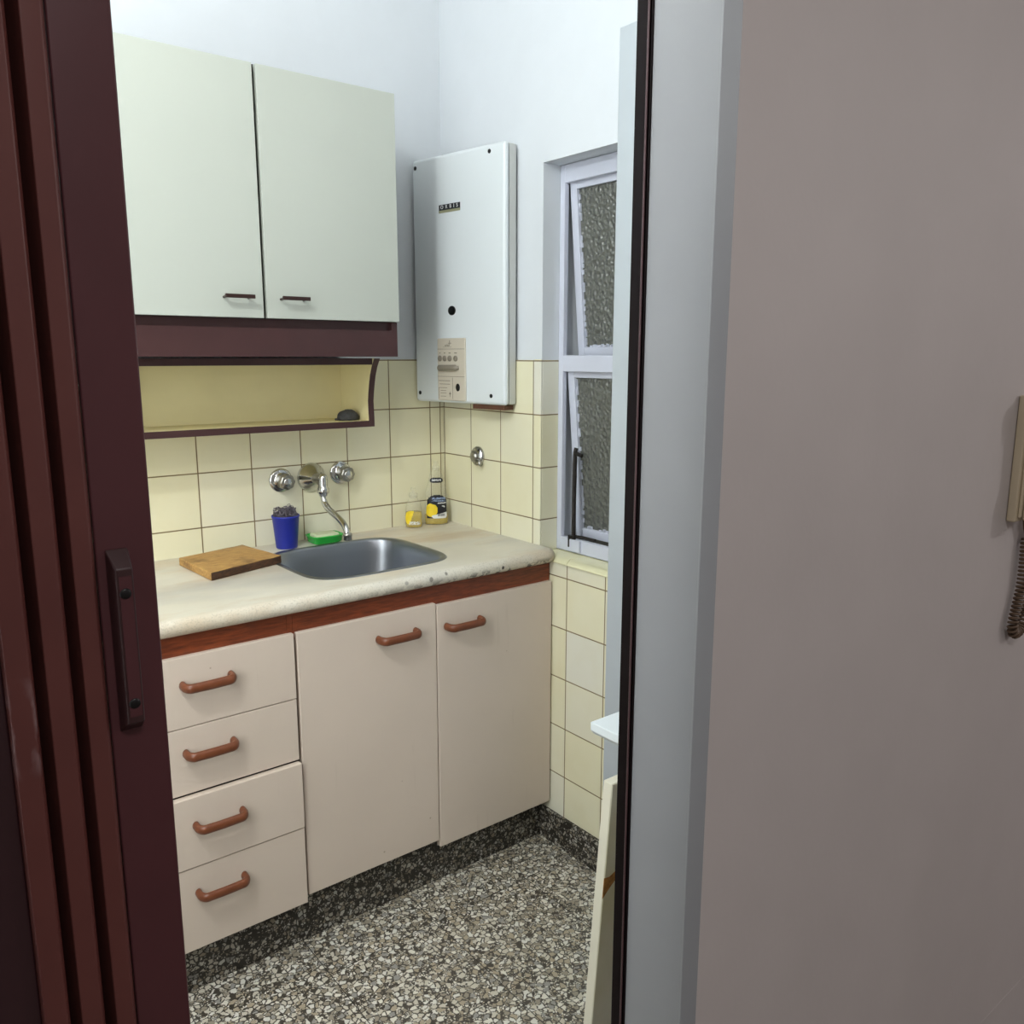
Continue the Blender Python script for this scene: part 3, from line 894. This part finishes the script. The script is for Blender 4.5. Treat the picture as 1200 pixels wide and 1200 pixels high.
def strokes(z, n_, a0, a1, h, fill=.7):
    b_ = wrap(pf, R4, 1.17, .62, lambda u, v: (rnd.random() < fill), z, z+h, a0, a1, .0016, n_, 3)
    me_ = bpy.data.meshes.new('tmp'); b_.to_mesh(me_); b_.free(); bm.from_mesh(me_); bpy.data.meshes.remove(me_)
strokes(.0835, 34, FA-.45, FA+.80, .0065, .62); strokes(.0765, 34, FA-.45, FA+.80, .0045, .55)
obj('label_writing', bm, 'label_blue', lb)
bm = B(); strokes(.0695, 20, FA+.05, FA+.85, .0040, .9); strokes(.057, 5, FA+.40, FA+.70, .006, .7)
obj('label_writing', bm, 'label_white', lb)
bm = B()
b_ = wrap(pf, R4, 1.17, .62, lambda u, v: (int((u+1)*17) * 7 % 5) in (0, 2, 3), .0285, .0365, FA+.05, FA+.70, .0017, 34, 2)
obj('barcode', b_, 'label_black', lb)
nl = obj('neck_label', wrap(pf, R4, 1.17, .62, lambda u, v: (abs(u)**2.6+abs(v)**2.6) < 1, .137, .1535, FA-1.0, FA+1.0, .0006, 24, 10), 'label_black', t_)
bm = B()
b_ = wrap(pf, R4, 1.17, .62, lambda u, v: rnd.random() < .68, .1425, .1485, FA-.62, FA+.62, .0010, 26, 3)
obj('label_writing', b_, 'label_white', nl)
# small bottle
pf = [(0, 0), (.024, 0), (.0265, .003), (.0272, .012), (.0268, .037), (.0255, .060), (.0215, .078), (.0155, .089), (.0125, .094), (.0122, .102)]
t_, R4 = bottle('detergent_bottle', 'short half-full clear soap bottle standing left of the tall labelled one', -.148, -.040, pf, 1.0, .82, VIEW-.05, .050, 'clear soap bottles on the worktop')
obj('bottle_cap', (lambda b: (b.transform(R4), b)[1])(lathe(B(), [(.0135, .094), (.0135, .108), (.0085, .114), (.007, .127), (0, .128)], (0, 0, 0), 'z', 24)), 'clear', t_, smooth=True)
lb = obj('label_sheet', wrap(pf, R4, 1, .82, lambda u, v: (abs(u)**2.2+abs(v)**2.2) < 1 and u < -.05+.25*v, .010, .056, FA-1.2, FA+1.0, .0006), 'label_yellow', t_)
bm = wrap(pf, R4, 1, .82, lambda u, v: rnd.random() < .62, .011, .022, FA-.50, FA+.85, .0010, 20, 5)
obj('label_writing', bm, 'label_white', lb)

# dark lump on the open shelf
bm = B()
bmesh.ops.create_uvsphere(bm, u_segments=28, v_segments=16, radius=1)
for v in bm.verts:
    v.co = Vector((v.co.x*.032, v.co.y*.025, max(v.co.z, -.35)*.0225))
    v.co += v.co.normalized()*mnoise.noise(v.co*80)*.0022
    v.co += Vector((-.4072, -.115, 1.2615+.0085))
mnz = min(v.co.z for v in bm.verts)
for v in bm.verts: v.co.z += 1.2619-mnz
tube(bm, [(-.4335, -.118, 1.2675), (-.443, -.121, 1.266), (-.451, -.123, 1.2665)], .003, 8)
solo('scouring_pad', bm, 'lump', 'small dark grey domed scouring pad on the open shelf', 'scouring pad', (-.4035, -.115, 1.2619), smooth=True)

# ------------------------------------------------------------------ folding door, pushed open to the left
fd = thing('folding_door', 'dark brown plastic folding door pushed open at the left of the doorway', 'door', (-1.45, -1.55, 0))
lp = obj('lead_post', bx(-1.3913, -1.3443, -1.5495, -1.512, .006, 2.095), 'pvc_post', fd, bevel=.002)
hx0, hx1 = -1.3845, -1.3655
bm = B()
A = [(-1.3845, 1.120), (-1.3655, 1.120), (-1.3655, 1.284), (-1.3845, 1.284)]
Bq = [(-1.3800, 1.131), (-1.3665, 1.131), (-1.3665, 1.268), (-1.3800, 1.268)]
lo = [bm.verts.new((x, -1.5498, z)) for x, z in A]; hi = [bm.verts.new((x, -1.5645, z)) for x, z in Bq]
bm.faces.new(lo); bm.faces.new(hi[::-1])
for i in range(4): bm.faces.new((lo[i], lo[(i+1) % 4], hi[(i+1) % 4], hi[i]))
hd_ = obj('handle', bm, 'pvc_handle', fd, bevel=.0015)
obj('handle_insert', bx(-1.3782, -1.3683, -1.5652, -1.5640, .0+1.137, 1.262), 'pvc_post', hd_)
for z in (1.149, 1.247):
    obj('screw', lathe(B(), [(0, -1.5658), (.0035, -1.5662), (.0048, -1.5652), (.0048, -1.564)], (-1.3738, 0, z), 'y', 14), 'black', hd_, smooth=True)
edges = [(-1.4100, -1.3918), (-1.4375, -1.4175), (-1.4655, -1.4448)]
for k, (a, b) in enumerate(edges):
    cxm = (a+b)/2
    Rz = Matrix.Translation((cxm, -1.556, 0)) @ Matrix.Rotation(math.radians(9), 4, 'Z') @ Matrix.Translation((-cxm, 1.556, 0))
    bm = B(); hw_ = (b-a)/2
    pr = [(cxm-hw_, -1.555), (cxm+hw_-.0035, -1.556), (cxm+hw_, -1.5525), (cxm+hw_, -1.505), (cxm-hw_, -1.505)]
    prism(bm, [tuple((Rz @ Vector((x, y, 0)))[:2]) for x, y in pr], .008, 2.092)
    obj('slat', bm, 'pvc_slat', fd, bevel=.0012)
for k in range(2):
    a = edges[k][0]; b = edges[k+1][1]
    obj('hinge_strip', bx(b-.014, a+.003, -1.522, -1.518, .010, 2.09), 'pvc_dark', fd)
obj('hinge_strip', bx(-1.3935, -1.3912, -1.535, -1.515, .010, 2.09), 'pvc_dark', fd)

obj('end_post', bx(-1.5585, -1.4670, -1.549, -1.51, .006, 2.095), 'pvc_panel', fd, bevel=.002)
# ------------------------------------------------------------------ right of the doorway, inside the kitchen
ws = thing('wall_ledge', 'white melamine ledge sticking out just behind the right doorway edge', 'shelf', (-.35, -1.56, .80))
bm = B()
prism(bm, [(-.600, .829), (-.600, .814), (-.592, .805), (-.10, .805), (-.10, .829)], -1.5590, -1.330, 'y')
obj('shelf_board', bm, 'shelf_white', ws, bevel=.0015)
for x in (-.50, -.20):
    bm = B(); prism(bm, [(-1.559, .8045), (-1.424, .8045), (-1.424, .775), (-1.545, .60), (-1.559, .60)], x, x+.02, 'x')
    obj('bracket', bm, 'shelf_white', ws)
# loose panel leaning on the bracket below the ledge
lb_ = thing('loose_panel', 'chipped white panel with yellowed face leaning under the white ledge', 'panel', (-.52, -1.37, 0))
Z0, Z1 = .0008, .760
def lean(x0, x1, t0, t1, z0, z1):
    """box in the panel's own leaning plane"""
    y_at = lambda z, tt: -1.3585 - .0585*(z/Z1) + tt
    bm = B()
    vs = [bm.verts.new(p) for p in ((x0, y_at(z0, t0), z0), (x1, y_at(z0, t0), z0), (x1, y_at(z0, t1), z0), (x0, y_at(z0, t1), z0),
                                    (x0, y_at(z1, t0), z1), (x1, y_at(z1, t0), z1), (x1, y_at(z1, t1), z1), (x0, y_at(z1, t1), z1))]
    for f in ((0, 3, 2, 1), (4, 5, 6, 7), (0, 1, 5, 4), (1, 2, 6, 5), (2, 3, 7, 6), (3, 0, 4, 7)): bm.faces.new([vs[i] for i in f])
    return bm
obj('core', lean(-.632, -.402, .0012, .0200, Z0, Z1), 'panel_core', lb_, bevel=.0008)
obj('yellow_face', lean(-.631, -.403, 0, .0011, Z0+.001, Z1-.001), 'yellow_face', lb_)
bm = B()
ych = lambda z: -1.3585-.0585*(z/Z1)-.0004
vs = [bm.verts.new((x, ych(z), z)) for x, z in ((-.6325, .545), (-.6325, .585), (-.620, .583), (-.602, .590), (-.598, .576), (-.612, .565), (-.622, .556))]
vb = [bm.verts.new(v.co+Vector((0, .0010, 0))) for v in vs]
bm.faces.new(vs); bm.faces.new(vb[::-1])
for i in range(len(vs)): bm.faces.new((vs[i], vs[(i+1) % len(vs)], vb[(i+1) % len(vs)], vb[i]))
obj('chip_mark', bm, 'chip', lb_)

# ------------------------------------------------------------------ intercom on the hall wall
ic = thing('intercom', 'aged beige wall intercom handset with a coiled cord on the hall wall', 'intercom', (.15, -1.68, 1.147))
obj('base_plate', bx(.104, .20, -1.6965, -1.6805, 1.147, 1.376), 'intercom', ic, bevel=.003)
obj('base_ridge', bx(.112, .192, -1.702, -1.6966, 1.155, 1.370), 'intercom', ic, bevel=.002)
bm = B()
prism(bm, [(-1.7025, 1.150), (-1.735, 1.150), (-1.742, 1.158), (-1.742, 1.20), (-1.728, 1.225), (-1.728, 1.305), (-1.742, 1.33), (-1.742, 1.366), (-1.735, 1.374), (-1.7025, 1.374)], .116, .168, 'x')
obj('handset', bm, 'intercom', ic, bevel=.004)
# cord: a thin lead, then the coil hanging in a loop
lead = smooth_path([(.152, -1.6935, 1.147), (.160, -1.693, 1.13), (.176, -1.693, 1.105)], 5)
core = smooth_path([(.176, -1.693, 1.105), (.180, -1.693, 1.05), (.178, -1.693, 1.01), (.166, -1.693, .97), (.158, -1.693, .94), (.170, -1.693, .922), (.20, -1.693, .93), (.225, -1.693, .98), (.23, -1.693, 1.05), (.215, -1.695, 1.10), (.188, -1.700, 1.152)], 26)
bm = B(); tube(bm, lead, .0022, 6)
hel = []
n_ = len(core)
L = 0
for i, p in enumerate(core):
    if i: L += (p-core[i-1]).length
    d = (core[min(i+1, n_-1)]-core[max(i-1, 0)]).normalized()
    a_ = Vector((0, 1, 0)); b_ = d.cross(a_).normalized()
    hel.append((p, a_, b_, L))
fine = []
for (p, a_, b_, l0), (p2, a2, b2, l1) in zip(hel, hel[1:]):
    for k in range(4):
        s = k/4; pp = p.lerp(p2, s); l = l0+(l1-l0)*s
        an = 2*PI*l/.0078
        bb = b_.lerp(b2, s).normalized()
        fine.append(pp+(a_*math.cos(an)*.0075+bb*math.sin(an)*.0085))
tube(bm, fine, .0024, 6)
obj('coiled_cord', bm, 'cord', ic, smooth=True)
